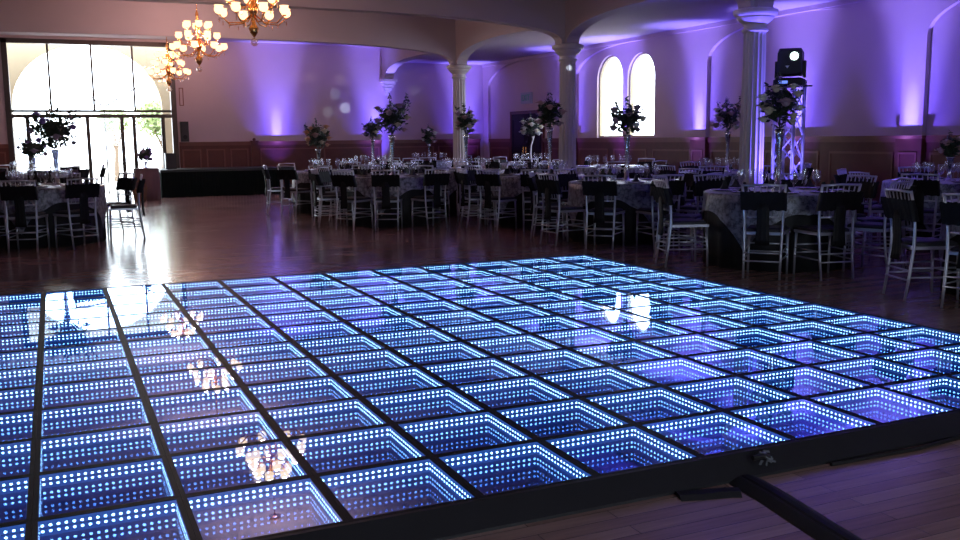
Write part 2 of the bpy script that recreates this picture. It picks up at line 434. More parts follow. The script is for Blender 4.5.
# window behind the viewer is added, unseen, to light chairs and near floor
# ---- outdoors beyond the glazing
struct(MB().box(-30, 34, YB+.2, 70, -.14, -.02).build('ground_outside', M['paving']))
struct(MB().box(12.1, 60, -10, YB+.2, -.14, -.02).build('ground_side', M['paving']))
pa = MB(); pc = .98
op = [(pc-1.95, -.02), (pc-1.95, 2.3)] + arch_pts(pc, 1.83, 2.3, 1.62, 30, 2.0)[::-1]
ol = [(-4, -.02)] + [(pc-1.83, -.02)] + arch_pts(pc, 1.83, 2.3, 1.62, 30, 2.0)[::-1] + [(pc+1.83, -.02), (6, -.02), (6, 4.8), (-4, 4.8)]
struct(pa.poly([ol], XZ, YB+1.3, YB+1.6).build('wall_porch', M['cream']))
def leaf_cloud(mb, c, r, n, size, sc=(1, 1, 1), seed=1, hollow=.3):
    q = random.Random(seed)
    for _ in range(n):
        d = Vector((q.gauss(0, 1), q.gauss(0, 1), q.gauss(0, 1))).normalized()*(r*(hollow+(1-hollow)*q.random()))
        p = Vector(c)+Vector((d.x*sc[0], d.y*sc[1], d.z*sc[2]))
        a = Vector((q.gauss(0, 1), q.gauss(0, 1), q.gauss(0, 1))).normalized(); bb = a.orthogonal().normalized()
        s = size*(.6+.8*q.random())
        v = [mb.bm.verts.new(p+x) for x in (-a*s, bb*s*.38-a*s*.1, a*s, -bb*s*.38-a*s*.1)]
        mb.bm.faces.new(v)
def tree(name, x, y, h, r, label, seed):
    t = tag(empty(name, (x, y, -.02)), label, 'tree' if h > 2 else 'shrub')
    MB().tube([(0, 0, 0), (.06, .02, h*.4), (0, .05, h*.72)], [.09, .07, .04]).tube([(.05, .02, h*.4), (.3, .1, h*.7)], [.05, .02]).tube([(.05, .02, h*.42), (-.3, -.1, h*.72)], [.05, .02]).build('trunk', M['bark'], t)
    l = MB(); leaf_cloud(l, (0, 0, h-r*.8), r, 1300, .11, (1, 1, .85), seed)
    tag(l.build('foliage', M['leafo'], t, fix=False), kind='stuff')
tree('tree', 2.05, 36.0, 2.6, .55, 'small pale green tree outdoors seen through the middle glass door', 4)
tree('tree', 3.15, 31.0, 2.7, .75, 'yellow green tree outdoors behind the right end of the glazed entrance', 5)
# rods of the porch canopy seen through the lunette
rd = tag(MB().tube([(1.32, YB+1.0, 2.28), (2.32, YB+1.0, 2.90)], .018).tube([(1.32, YB+1.0, 2.28), (.95, YB+1.0, 2.62)], .018).tube([(1.32, YB+1.0, 2.28), (1.32, YB+1.0, 0)], .02).build('canopy_rod', M['frame']), 'thin dark V shaped bracing rods in the porch arch above the transom', 'rod')

# ------------------------------------------------------------------ stage, speaker, plaque, entry table
st = tag(empty('stage_platform', (4.0, 24.85, 0)), 'low black skirted stage platform against the panelled back wall', 'stage')
MB().box(-1.62, 1.32, -.65, .80, .62, .68).build('deck', M['deck'], st)
sk = []
def skirt_path():
    P = []
    for i in range(221):
        P.append((-1.60+2.9*i/220, -.63))
    return P
ring0, ring1 = [], []
for i, (x, y) in enumerate(skirt_path()):
    w = .006*sin(i*1.1)
    ring0.append((x, y+w*1.3, .0)); ring1.append((x, y+w*.5, .625))
b = MB(); b.loft([ring0, ring1], cap=False, closed=False)
for xx in (-1.60, 1.30):
    r0, r1 = [], []
    for i in range(100):
        w = .012*sin(i*1.1); r0.append((xx+w, -.63+1.4*i/99, 0)); r1.append((xx+w*.4, -.63+1.4*i/99, .625))
    b.loft([r0, r1], cap=False, closed=False)
b.build('skirt', M['stage'], st, True)
sp = tag(empty('wall_speaker', (3.19, YB-.085, 1.62)), 'small black speaker box standing on the wainscot ledge beside the entrance', 'speaker')
MB().box(-.10, .10, -.07, .08, -.26, .26).build('cabinet', M['plastic'], sp)
MB().box(-.085, .085, -.085, -.07, -.24, .24).build('grille', M['grille'], sp)
MB().lathe([(.05, 0), (.055, .012), (.02, .014)], 16).build('driver', M['black'], sp).matrix_local = Matrix.Translation((0, -.085, -.14)) @ Matrix.Rotation(R(90), 4, 'X')
pq = MB(); frame_rect(pq, XZ, 3.11, 3.22, 2.29, 2.75, YB-.025, YB, .02)
tag(pq.build('wall_plaque', M['mould']), 'thin reddish upright empty frame on the wall right of the entrance', 'frame')
# entry table with cloth, basket and purple flowers
ex, ey = 2.02, 23.80
et = tag(empty('entry_table', (ex, ey, 0)), 'small cloth covered table between the entrance doors and the stage', 'table')
rings = []
for r, z in ((.30, .0), (.30, .35), (.29, .72), (.285, .745)):
    rings.append([((r+.012*sin(14*a)*(1-z))*cos(a), (r+.012*sin(14*a)*(1-z))*sin(a), z) for a in [2*pi*k/84 for k in range(84)]])
MB().loft(rings).build('table_cover', M['mauvecloth'], et, True)
bk = tag(empty('basket', (1.80, 23.2, 0)), 'low wicker basket on the floor before the entry table', 'basket')
MB().lathe([(.13, 0), (.17, .28), (.18, .30), (.15, .30), (.12, .03)], 20).build('basket_body', M['basket'], bk)
MB().tube([(-.17, 0, .28), (-.12, 0, .42), (0, 0, .47), (.12, 0, .42), (.17, 0, .28)], .012).build('handle', M['basket'], bk)
ps = tag(empty('monitor_speaker', (2.72, 25.0, .68)), 'dark speaker cabinet on the left end of the stage', 'speaker')
MB().box(-.13, .13, -.12, .12, 0, .40).build('cabinet', M['plastic'], ps); MB().box(-.11, .11, -.135, -.12, .03, .37).build('grille', M['grille'], ps)

# ------------------------------------------------------------------ LED mirror dance floor
P = .5; X0, Y0 = -.6502, 2.9878; TH = .08
proto = empty('led_floor_panel', (X0, Y0, 0))
wf = .019
f_ = MB()
for (x0, x1, y0, y1) in ((0, P, 0, wf), (0, P, P-wf, P), (0, wf, wf, P-wf), (P-wf, P, wf, P-wf)):
    f_.box(x0+.0006 if x0 == 0 else x0, x1-.0006 if x1 == P else x1, y0+.0006 if y0 == 0 else y0, y1-.0006 if y1 == P else y1, 0, TH)
f_.build('panel_frame', M['panel'], proto)
b = MB(); b.bm.faces.new([b.bm.verts.new(p) for p in ((wf, wf, .050), (P-wf, wf, .050), (P-wf, P-wf, .050), (wf, P-wf, .050))])
b.build('mirror_base', M['mirror'], proto, fix=False)
b = MB(); b.bm.faces.new([b.bm.verts.new(p) for p in ((wf, wf, .0785), (P-wf, wf, .0785), (P-wf, P-wf, .0785), (wf, P-wf, .0785))])
b.build('mirror_glass', M['pglass'], proto, fix=False)
b = MB(); d = MB(); zc = .0605; NL = 18
inn = P-2*wf
for side in range(4):
    Rm = Matrix.Translation((P/2, P/2, 0)) @ Matrix.Rotation(side*pi/2, 4, 'Z')
    e = inn/2-.0012
    b.bm.faces.new([b.bm.verts.new(Rm @ Vector(p)) for p in ((-inn/2, e, .051), (inn/2, e, .051), (inn/2, e, .078), (-inn/2, e, .078))])
    e2 = e-.0012
    for k in range(NL):
        xc = -inn/2+(k+.5)*inn/NL
        d.bm.faces.new([d.bm.verts.new(Rm @ Vector((xc+.0056*cos(a), e2, zc+.0048*sin(a)))) for a in [2*pi*q/8 for q in range(8)]])
b.build('cell_wall_glow', M['wallglow'], proto, fix=False)  # glowing lining of the cell walls, painted in for the dots' blue spill
tag(d.build('led_lights', M['led'], proto, fix=False))
ORD = ['', 'first', 'second', 'third', 'fourth', 'fifth', 'sixth', 'seventh', 'eighth', 'ninth', 'tenth', 'eleventh', 'twelfth']
for i in range(12):
    for j in range(12):
        o = proto if (i == 0 and j == 0) else copy_tree(proto)
        o.location = (X0+i*P, Y0+j*P, 0)
        tag(o, 'square mirrored LED floor panel, %s row from the far edge, %s column from the right edge' % (ORD[12-j], ORD[12-i]), 'dance floor panel', 'LED mirror panels of the dance floor')
XE, YE = X0+12*P, Y0+12*P
def ramp(name, prof, a, bb, axis, label):
    """edge trim; prof = list of (out, z)"""
    m_ = MB()
    rings = []
    for s_, ext in ((a, 0), (bb, 0)):
        rings.append([axis(s_, o, z) for o, z in prof])
    m_.loft(rings)
    return tag(m_.build(name, M['ramp']), label, 'ramp', 'edging strips of the dance floor')
pr = [(0, 0), (0, TH), (.02, TH), (.112, .012), (.112, 0)]
ramp('edge_ramp', pr, X0-.11, XE+.11, lambda s, o, z: (s, Y0-.0008-o, z), 'black sloped edging strip along the near side of the dance floor')
ramp('edge_ramp', pr, X0-.11, XE+.11, lambda s, o, z: (s, YE+.0008+o, z), 'thin black edging strip along the far side of the dance floor')
pr2 = [(0, 0), (0, TH), (.02, TH), (.10, .012), (.10, 0)]
ramp('edge_ramp', pr2, Y0, YE, lambda s, o, z: (XE+.0008+o, s, z), 'thin black edging strip along the right side of the dance floor')
ramp('edge_ramp', pr2, Y0, YE, lambda s, o, z: (X0-.0008-o, s, z), 'thin black edging strip along the left side of the dance floor')
# cable protector leaving the floor towards the camera, its cable and connector
cp = tag(empty('cable_protector', (2.46, 2.862, 0)), 'black cable ramp running over the wooden floor from the near edge of the dance floor', 'cable ramp')
def strip(mb, pts, prof):
    rings = []
    for i, p in enumerate(pts):
        dd = (Vector(pts[min(i+1, len(pts)-1)])-Vector(pts[max(i-1, 0)])).normalized(); n = Vector((dd.y, -dd.x))
        rings.append([(p[0]+n.x*o, p[1]+n.y*o, z) for o, z in prof])
    return mb.loft(rings)
cpp = [(0, 0), (-.02, -.2), (-.055, -.42), (-.09, -.66), (-.13, -.95), (-.15, -1.3)]
strip(MB(), cpp, [(-.078, 0), (-.07, .006), (-.03, .024), (.03, .024), (.07, .006), (.078, 0)]).build('ramp_body', M['ramp'], cp)
strip(MB(), cpp, [(-.018, .0241), (-.012, .030), (.012, .030), (.018, .0241)]).build('cable_channel', M['panel'], cp)
sf = MB(); strip(sf, [(2.12, 2.855), (2.2, 2.83), (2.32, 2.80), (2.36, 2.78)], [(-.03, 0), (-.02, .014), (.03, .016), (.055, 0)])
tag(sf.build('cable_cover', M['ramp']), 'rumpled black cloth cover where the cable ramp meets the floor edging', 'cable cover')
cn = tag(empty('cable_connector', (2.575, 2.905, .066)), 'crumpled shiny tape and plug on the black edging strip above the cable ramp', 'connector')
cn.rotation_euler = (R(35), 0, 0)
q = random.Random(5); b = MB()
for k in range(9):
    a = Vector((q.uniform(-.04, .04), q.uniform(-.03, .03), q.uniform(.004, .02)))
    b.box(-.014, .014, -.005, .005, -.002, .002, Matrix.Translation(a) @ Matrix.Rotation(q.uniform(0, 3), 4, 'Z') @ Matrix.Rotation(q.uniform(-1, 1), 4, 'X'))
b.build('tape', M['tape'], cn)
MB().tube([(-.05, 0, .014), (.0, 0, .016), (.03, -.01, .014)], .011).build('plug', M['plastic'], cn)
ck = MB().tube([(2.9, 2.845, .008), (3.4, 2.83, .008), (3.8, 2.865, .01), (4.4, 2.84, .008), (5.2, 2.86, .008), (6.2, 2.84, .008)], .009)
tag(ck.build('floor_cable', M['plastic']), 'black cable lying on the wooden floor along the near edging strip', 'cable')

# ------------------------------------------------------------------ chair
def chair_parts(t, full=True):
    def post(sx):
        return MB().tube([(sx*.17, -.255, 0), (sx*.172, -.225, .2), (sx*.175, -.20, .44), (sx*.182, -.205, .62), (sx*.192, -.235, .80), (sx*.20, -.265, .915)], [.011, .013, .0145, .013, .012, .012], 8)
    for sx in (-1, 1):
        post(sx).build('leg', M['silver'], t, True)
        MB().tube([(sx*.19, .20, 0), (sx*.19, .195, .2), (sx*.185, .185, .44)], [.011, .013, .0145], 8).build('leg', M['silver'], t, True)
    MB().loft([[(-.185, -.21, z), (.185, -.21, z), (.205, .205, z), (-.205, .205, z)] for z in (.425, .452)]).build('seat', M['silver'], t)
    MB().loft([[(-.165+e, -.17+e, z), (.165-e, -.17+e, z), (.185-e, .18-e, z), (-.185+e, .18-e, z)] for z, e in ((.452, .0), (.475, .0), (.49, .02))]).build('cushion', M['cushion'], t)
    MB().tube([(-.20, -.262, .905), (0, -.262, .912), (.20, -.262, .905)], .011).build('top_rail', M['silver'], t, True)
    if full:
        MB().tube([(-.18, -.205, .60), (.18, -.205, .60)], .009).build('back_rail', M['silver'], t, True)
        MB().tube([(-.188, -.225, .74), (.188, -.225, .74)], .009).build('back_rail', M['silver'], t, True)
        for k in range(6):
            x = -.14+k*.056
            MB().tube([(x, -.205, .60), (x, -.23, .76), (x*1.04, -.262, .905)], .0062, 6).build('spindle', M['silver'], t, True)
    for z in ((.17, .25) if full else (.2,)):
        MB().tube([(-.18, -.235+.1*(z-.2), z), (.18, -.235+.1*(z-.2), z)], .008).build('stretcher', M['silver'], t, True)
        MB().tube([(-.19, .195, z+.05), (.19, .195, z+.05)], .008).build('stretcher', M['silver'], t, True)
        for sx in (-1, 1):
            MB().tube([(sx*.175, -.23, z+.02), (sx*.19, .195, z+.02)], .008).build('stretcher', M['silver'], t, True)
    # sash: gathered band round the back with a hanging tail
    b = MB(); rings = []
    path = []
    for i in range(41):
        path.append((-.212+.424*i/40, -.278, .0))
    for i in range(41):
        path.append((.212-.424*i/40, -.21, 0))
    for z in (.665, .69, .73, .77, .81, .845):
        rings.append([(x*(1+.03*(z-.7)), y-.055*(z-.66)/.18 + (.006*sin(i*2.3+z*60)) + .03, z+.004*sin(i*.9)) for i, (x, y, _) in enumerate(path)])
    b.loft(rings, cap=False); b.build('sash', M['sash'], t, True)
    b = MB(); rings = []
    for z, w, y in ((.74, .035, -.262), (.66, .06, -.262), (.52, .058, -.250), (.40, .066, -.255), (.33, .07, -.262)):
        rr = []
        for i in range(24):
            a = 2*pi*i/24; rr.append((w*cos(a), y+.012*sin(a)+.004*sin(i*2.1), z))
        rings.append(rr)
    b.loft(rings); b.build('sash_tail', M['sash'], t, True)
chA = empty('chiavari_chair'); chair_parts(chA, True)
chB = empty('banquet_chair'); chair_parts(chB, False)
usedA, usedB = [False], [False]
# ------------------------------------------------------------------ tableware
def goblet():
    t = empty('water_goblet')
    MB().lathe([(.033, 0), (.032, .003), (.006, .008), (.005, .09), (.012, .10), (.030, .115), (.040, .15), (.040, .19), (.034, .215), (.032, .215), (.038, .19), (.038, .15), (.028, .118), (.006, .103)], 12, cap=False).build('bowl', M['glass'], t, True)
    return t
def mk(name, mb, mat, smooth=True): return mb.build(name, mat, None, smooth)
gob = mk('water_goblet', MB().lathe([(.034, 0), (.033, .004), (.006, .008), (.005, .085), (.014, .098), (.036, .12), (.042, .155), (.040, .195), (.035, .22)], 12, cap=False), M['glass'])
wine = mk('wine_glass', MB().lathe([(.030, 0), (.029, .004), (.005, .008), (.004, .11), (.012, .12), (.028, .14), (.030, .18), (.026, .235)], 12, cap=False), M['glass'])
plate = mk('charger_plate', MB().lathe([(.005, .004), (.10, .004), (.145, .016), (.15, .018), (.145, .012), (.10, .0), (.005, .0)], 24, cap=False), M['plate'])
nap = mk('folded_napkin', MB().loft([[(-.05, -.05, .016), (.05, -.05, .016), (.05, .05, .016), (-.05, .05, .016)], [(-.03, -.02, .05), (.03, -.02, .05), (.03, .02, .05), (-.03, .02, .05)], [(-.012, -.006, .11), (.012, -.006, .11), (.012, .006, .11), (-.012, .006, .11)]]), M['cloth'], False)
firsts = {}
def place(o, loc, rz, label, cat, group):
    if firsts.get(o.name): c = o.copy(); COL.objects.link(c)
    else: firsts[o.name] = True; c = o
    c.location = loc; c.rotation_euler = (0, 0, rz)
    return tag(c, label, cat, group)
# cloth + overlay
def cloth_mesh():
    b = MB(); rings = []; n = 120
    for r, z, w in ((.755, .775, 0), (.772, .76, .002), (.775, .6, .006), (.772, .3, .012), (.775, .004, .018)):
        rings.append([((r+w*sin(20*a)-w)*cos(a), (r+w*sin(20*a)-w)*sin(a), z) for a in [2*pi*k/n for k in range(n)]])
    rings.insert(0, [(.3*cos(2*pi*k/n), .3*sin(2*pi*k/n), .775) for k in range(n)])
    b.loft(rings); return b
def overlay_mesh():
    b = MB(); n = 96; rings = []
    for r, z in ((.02, .781), (.3, .781), (.6, .781), (.764, .781)):
        rings.append([(r*cos(2*pi*k/n), r*sin(2*pi*k/n), z) for k in range(n)])
    for t in (.03, .25, .5, .75, 1.0):
        rr = []
        for k in range(n):
            a = 2*pi*k/n; m_ = ((a+pi/4) % (pi/2))-pi/4
            drop = .98/cos(m_)-.78 - .02*abs(sin(8*a))
            rad = .778+.004 + t*(.012+.014*sin(12*a+1))
            rr.append((rad*cos(a), rad*sin(a), .781-t*drop))
        rings.append(rr)
    b.loft(rings, cap=False); return b
cl0 = cloth_mesh().build('floor_length_tablecloth', M['cloth'], None, True)
ov0 = overlay_mesh().build('table_overlay', M['overlay'], None, True)
tb0 = empty('round_banquet_table')
MB().lathe([(.74, .74), (.75, .745), (.75, .765), (.74, .77)], 48).build('tabletop', M['mauvecloth'], tb0)
for k in range(4):
    a = k*pi/2+.4
    MB().tube([(.45*cos(a), .45*sin(a), 0), (.4*cos(a), .4*sin(a), .74)], .014).build('leg', M['black'], tb0)

def blossom(c, r, seed, mb=None):
    b = mb or MB(); q = random.Random(seed)
    for ring, (n, rr, tl) in enumerate(((3, .35, 1.1), (5, .7, .75), (7, 1.0, .3))):
        for k in range(n):
            a = 2*pi*k/n+ring*.5+q.random()*.3
            o_ = Vector((cos(a)*cos(tl), sin(a)*cos(tl), sin(tl)))
            s_ = Vector((-sin(a), cos(a), 0)); u_ = o_.cross(s_)*-1
            base = Vector(c); w = r*.55*rr+.2*r
            v = [b.bm.verts.new(base+o_*r*.15*rr+x) for x in (-s_*w*.4, s_*w*.4)]
            v2 = [b.bm.verts.new(base+o_*r*rr*.8+u_*r*.25+x) for x in (s_*w*.75, -s_*w*.75)]
            v3 = [b.bm.verts.new(base+o_*r*rr*1.05+u_*r*.18+x) for x in (s_*w*.3, -s_*w*.3)]
            b.bm.faces.new((v[0], v[1], v2[0], v2[1])); b.bm.faces.new((v2[1], v2[0], v3[0], v3[1]))
    b.ball(c, r*.55, 7, 5)
    return b
def centerpiece(x, y, total, br, cols, label, seed, vh=.62, nf=11, curved=False, z0=.784, sprigs=5, fr=.055):
    q = random.Random(seed)
    t = tag(empty('flower_centerpiece', (x, y, z0), q.random()*0), label, 'flower arrangement', 'flower centrepieces on the banquet tables')
    bh = total-vh    # bouquet height above vase mouth
    if curved:
        MB().tube([(0, 0, 0), (0, 0, .02)], .07, 20).tube([(0, 0, .02), (-.03, 0, .2), (-.02, 0, .4), (.03, 0, .55), (.03, 0, vh)], [.02, .018, .016, .018, .035], 12).build('vase', M['whitep'], t, True)
    else:
        MB().lathe([(.075, 0), (.075, .01), (.035, .03), (.028, vh*.3), (.03, vh*.7), (.045, vh*.92), (.06, vh), (.052, vh), (.035, vh*.9), (.02, vh*.5)], 18, cap=False).build('vase', M['vase'], t, True)
    cz = vh+bh*.42
    l = MB(); leaf_cloud(l, (0, 0, cz), br, 360, .05, (1, 1, bh*.42/br), seed, .2)
    for k in range(sprigs):
        a = q.random()*2*pi; tip = Vector((cos(a)*br*1.15, sin(a)*br*1.15, vh+bh*(.55+.45*q.random()))) if k else Vector((-.02, .02, total))
        base = Vector((0, 0, vh)); l.tube([base, (base+tip)/2+Vector((0, 0, .04)), tip], [.006, .004, .002], 5)
        for s_ in range(9):
            p = base.lerp(tip, .45+.55*s_/8); leaf_cloud(l, p, .035, 4, .03, (1, 1, 1), seed*31+k*11+s_)
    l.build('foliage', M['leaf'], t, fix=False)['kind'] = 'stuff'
    for k in range(nf):
        ph = pi*(3-5**.5)*k; zz = -.75+1.6*(k+.5)/nf; rr = (1-zz*zz*.75)**.5 if abs(zz) < 1.15 else .2
        c = (rr*br*cos(ph), rr*br*sin(ph), cz+zz*bh*.42)
        blossom(c, fr*1.3*(.85+.4*q.random()), seed+k).build('flower', FLOW[cols[k % len(cols)]], t, fix=False)
    return t

UPS = [(XR-.72, 10.32, 'in front of the pilaster right of the light tower'), (XR-.72, 15.43, 'in front of the pilaster right of the arched windows'), (XR-.72, 20.54, 'in front of the pilaster behind the middle column'),
       (XR-.62, 18.27, 'below the gap between the arched windows'), (XR-.62, 12.75, 'on the aisle floor in the bay behind the light tower'), (XR-.72, 5.21, 'in front of the pilaster beyond the right edge'),
       (5.62, YB-.62, 'on the floor by the back wall right of the stage'), (8.42, YB-.62, 'on the floor by the back wall under the corbel'), (11.2, YB-.62, 'in the far corner by the back wall')]
# tables: key: (x, y, phrase, chair angles, near?)
TABLES = [
 ('T1', 7.13, 7.92, 'table before the light tower', [162, 222, 253, 292, 328, 5, 45, 88, 125], True),
 ('T2', 7.05, 10.75, 'table before the arched windows', [185, 222, 259, 296, 330, 12, 55, 100, 143], True),
 ('T5', 7.10, 13.35, 'table before the middle column', [178, 207, 238, 272, 305, 0, 118, 148], True),
 ('T6', 7.02, 16.10, 'table beside the slender far column', [175, 212, 249, 288, 325, 15, 65, 120], False),
 ('T4', 5.08, 14.68, 'table with the tallest leafy bouquet', [178, 216, 247, 283, 318, 350, 40, 90, 135], True),
 ('T7', 4.92, 17.72, 'table with the peach bouquet', [180, 215, 245, 280, 320, 0, 60, 120], False),
 ('T8', 6.65, 20.55, 'table behind the tallest leafy bouquet', [190, 230, 265, 300, 340, 30, 150], False),
 ('T9', 8.90, 22.80, 'rear table left of the far column', [170, 205, 245, 285, 325, 20], False),
 ('T10', 10.2, 19.55, 'aisle table by the exit door', [160, 200, 240, 280, 320, 40, 100], False),
 ('T14', 10.2, 16.20, 'aisle table behind the middle column', [165, 205, 245, 285, 325, 20, 110], False),
 ('T11', 10.2, 12.55, 'aisle table left of the fluted column', [150, 185, 220, 255, 290, 330, 20, 80], True),
 ('T12', 10.35, 8.40, 'aisle table right of the light tower', [170, 205, 238, 275, 310, 0, 60, 120], True),
 ('T13', 7.72, 5.30, 'table cut off by the right edge', [160, 192, 226, 262], True),
 ('T15', -.14, 14.40, 'front table before the glazed entrance', [190, 226, 247+10, 292, 352, 30, 75, 130], True),
 ('T16', -.35, 21.20, 'rear table before the glazed entrance', [200, 240, 275, 310, 350, 60, 120], False),
]
T = {t[0]: t for t in TABLES}
CHAIRS = []; CLK = ['twelve', 'one', 'two', 'three', 'four', 'five', 'six', 'seven', 'eight', 'nine', 'ten', 'eleven']
for i, (key, x, y, phrase, angs, near) in enumerate(TABLES):
    rz = i*.37+.3 if i else -.35
    o = tb0 if i == 0 else copy_tree(tb0)
    o.location = (x, y, 0); o.rotation_euler = (0, 0, rz); tag(o, 'round banquet table hidden under its cloths, the ' + phrase, 'table', 'round banquet tables')
    place(cl0, (x, y, 0), rz, 'black floor-length cloth of the ' + phrase, 'tablecloth', 'black tablecloths')
    place(ov0, (x, y, 0), rz, 'grey patterned overlay on the ' + phrase, 'overlay cloth', 'grey table overlays')
    ok = []
    for a in angs:
        ar = R(a)+rnd.uniform(-.03, .03); d_ = 1.03+rnd.uniform(0, .04)
        cx, cy = x+d_*cos(ar), y+d_*sin(ar)
        if any(math.hypot(cx-u, cy-v) < (.52 if kk == key else .66) for u, v, kk in CHAIRS): continue
        if any(math.hypot(cx-t_[1], cy-t_[2]) < 1.12 for t_ in TABLES if t_[0] != key): continue
        if any(math.hypot(cx-AX, cy-v) < .62 for v in CY) or math.hypot(cx-9.40, cy-10.27) < .6 or cx > XR-.62: continue
        if any(math.hypot(cx-u[0], cy-u[1]) < .38 for u in UPS): continue
        CHAIRS.append((cx, cy, key)); ok.append((a, ar, cx, cy))
    taken = set()
    for a, ar, cx, cy in ok:
        v = math.atan2(y, x); rel = (R(a)-(v+pi)) % (2*pi)      # 0 = towards the viewer, growing anticlockwise seen from above
        h = (6-rel/(pi/6)) % 12
        best = min((abs((h-k+6) % 12-6), k) for k in range(12) if k not in taken)[1]; taken.add(best)
        src, flag = (chA, usedA) if near else (chB, usedB)
        if flag[0]: c = copy_tree(src)
        else: c = src; flag[0] = True
        c.location = (cx, cy, 0); c.rotation_euler = (0, 0, ar+pi/2+rnd.uniform(-.08, .08))
        tag(c, 'silver black-sashed chair at %s o\'clock (six faces camera), %s' % (CLK[best], phrase), 'chair', 'silver chairs with black sashes around the banquet tables')
    n = 8
    for k in range(n):
        a = 2*pi*k/n+.2+i; cx_, cy_ = cos(a), sin(a)
        place(plate, (x+.56*cx_, y+.56*cy_, .783), a, 'silver charger plate at a setting on the ' + phrase, 'plate', 'charger plates on the ' + phrase)
        a2 = a+.24
        place(gob, (x+.42*cos(a2), y+.42*sin(a2), .783), a, 'stemmed water goblet at a setting on the ' + phrase, 'glass', 'water goblets on the ' + phrase)
        a3 = a-.2
        place(wine, (x+.38*cos(a3), y+.38*sin(a3), .783), a, 'narrow wine glass at a setting on the ' + phrase, 'glass', 'wine glasses on the ' + phrase)
        if near:
            place(nap, (x+.56*cx_, y+.56*cy_, .787), a, 'dark folded napkin standing on a plate on the ' + phrase, 'napkin', 'napkins on the ' + phrase)
centerpiece(7.13, 7.92, 1.26, .20, ['cream', 'white', 'cream', 'mauve'], 'large cream rose bouquet in tall glass vase before the light tower', 11, .66, 14)
centerpiece(7.05, 10.75, 1.10, .21, ['mauve', 'mauve', 'white'], 'mauve leafy bouquet in tall vase before the arched windows', 12, .62, 11, sprigs=8)
centerpiece(7.28, 13.33, 1.28, .20, ['mauve', 'pink'], 'dusky bouquet in tall vase just left of the middle column', 13, .74, 10, sprigs=7)
centerpiece(7.02, 16.1, 1.22, .17, ['mauve', 'pink', 'cream'], 'mauve bouquet in tall vase just right of the slender far column', 14, .66, 11, sprigs=6)
centerpiece(5.08, 14.68, 1.29, .26, ['pink', 'mauve', 'cream'], 'widest leafy bouquet with pinkish roses, tall vase left of the far column', 15, .66, 11, sprigs=11)
centerpiece(4.66, 17.78, .98, .22, ['peach', 'peach', 'cream', 'pink'], 'peach and orange bouquet in short vase nearest the stage', 16, .42, 14, sprigs=4)
centerpiece(6.65, 20.55, 1.10, .20, ['cream', 'mauve'], 'small bouquet on dark stem just left of the widest leafy bouquet', 17, .60, 9, sprigs=7)
centerpiece(8.90, 22.8, .95, .17, ['mauve', 'white'], 'smallest mauve bouquet left of the slender far column', 18, .45, 8)
centerpiece(10.2, 19.55, 1.14, .22, ['white', 'white', 'cream'], 'white rose bouquet on curved white stem before the dark door', 19, .62, 12, curved=True, sprigs=2, fr=.07)
centerpiece(10.2, 12.55, 1.22, .22, ['white', 'pink', 'mauve'], 'pale pink and white bouquet in the aisle left of the fluted column', 20, .66, 12)
centerpiece(10.35, 8.4, .60, .12, ['pink'], 'low small bouquet on the aisle table at far right', 23, .3, 6)
centerpiece(.04, 14.40, 1.14, .30, ['mauve', 'purple'], 'large dark leafy bouquet before the glazed entrance doors', 21, .50, 10, sprigs=11)
centerpiece(-.35, 21.2, .72, .27, ['mauve', 'purple'], 'low dark bouquet on thin stem at left before the entrance', 22, .30, 8, sprigs=8)
t = centerpiece(2.02, 23.80, .52, .15, ['purple', 'mauve', 'purple'], 'purple flowers in a vase on the small entry table', 24, .16, 9, z0=.745)
del t['group']

# ------------------------------------------------------------------ light tower with moving head
tw = tag(empty('truss_tower', (9.40, 10.27, 0), R(20)), 'silver box truss tower standing right of the fluted column', 'truss')
MB().box(-.24, .24, -.24, .24, 0, .015).build('base_plate', M['black'], tw)
hw = .145
for sx in (-1, 1):
    for sy in (-1, 1):
        MB().tube([(sx*hw, sy*hw, .015), (sx*hw, sy*hw, 2.04)], .025, 10).build('chord', M['truss'], tw, True)
for side in range(4):
    Rm = Matrix.Rotation(side*pi/2, 4, 'Z'); b = MB(); nseg = 6; h = 2.0/nseg
    for k in range(nseg):
        z0, z1 = .03+k*h, .03+(k+1)*h
        b.tube([Rm @ Vector((-hw, hw, z0)), Rm @ Vector((hw, hw, z1))], .011, 6)
        if k % 2: b.tube([Rm @ Vector((hw, hw, z0)), Rm @ Vector((-hw, hw, z1))], .011, 6)
    b.build('lattice_brace', M['truss'], tw)
MB().box(-.22, .22, -.22, .22, 2.04, 2.06).build('top_plate', M['black'], tw)
mh = tag(empty('moving_head_light', (9.40, 10.27, 2.06), R(132)), 'black moving head stage light on top of the truss tower', 'stage light')
MB().loft([[(-.21, -.15, 0), (.21, -.15, 0), (.21, .15, 0), (-.21, .15, 0)], [(-.21, -.15, .07), (.21, -.15, .07), (.21, .15, .07), (-.21, .15, .07)], [(-.15, -.11, .10), (.15, -.11, .10), (.15, .11, .10), (-.15, .11, .10)]]).build('base', M['plastic'], mh)
MB().box(.02, .14, .149, .153, .02, .06).build('display', M['led2'], mh)
for sx in (-1, 1):
    MB().loft([[(sx*.185-.018, y, z) for y, z in ((-.07, .10), (.07, .10), (.06, .33), (-.06, .33))], [(sx*.185+.018, y, z) for y, z in ((-.07, .10), (.07, .10), (.06, .33), (-.06, .33))]]).build('yoke_arm', M['plastic'], mh)
hd = MB(); rings = []
for y, s in ((-.18, .14), (-.14, .185), (.12, .19), (.17, .165)):
    rings.append([(max(-.165, min(.165, 1.25*s*cos(a)))*.98, y, .31+max(-s, min(s, 1.25*s*sin(a)))*.98) for a in [2*pi*(k+.5)/24 for k in range(24)]])
hd.loft(rings).build('head', M['plastic'], mh)
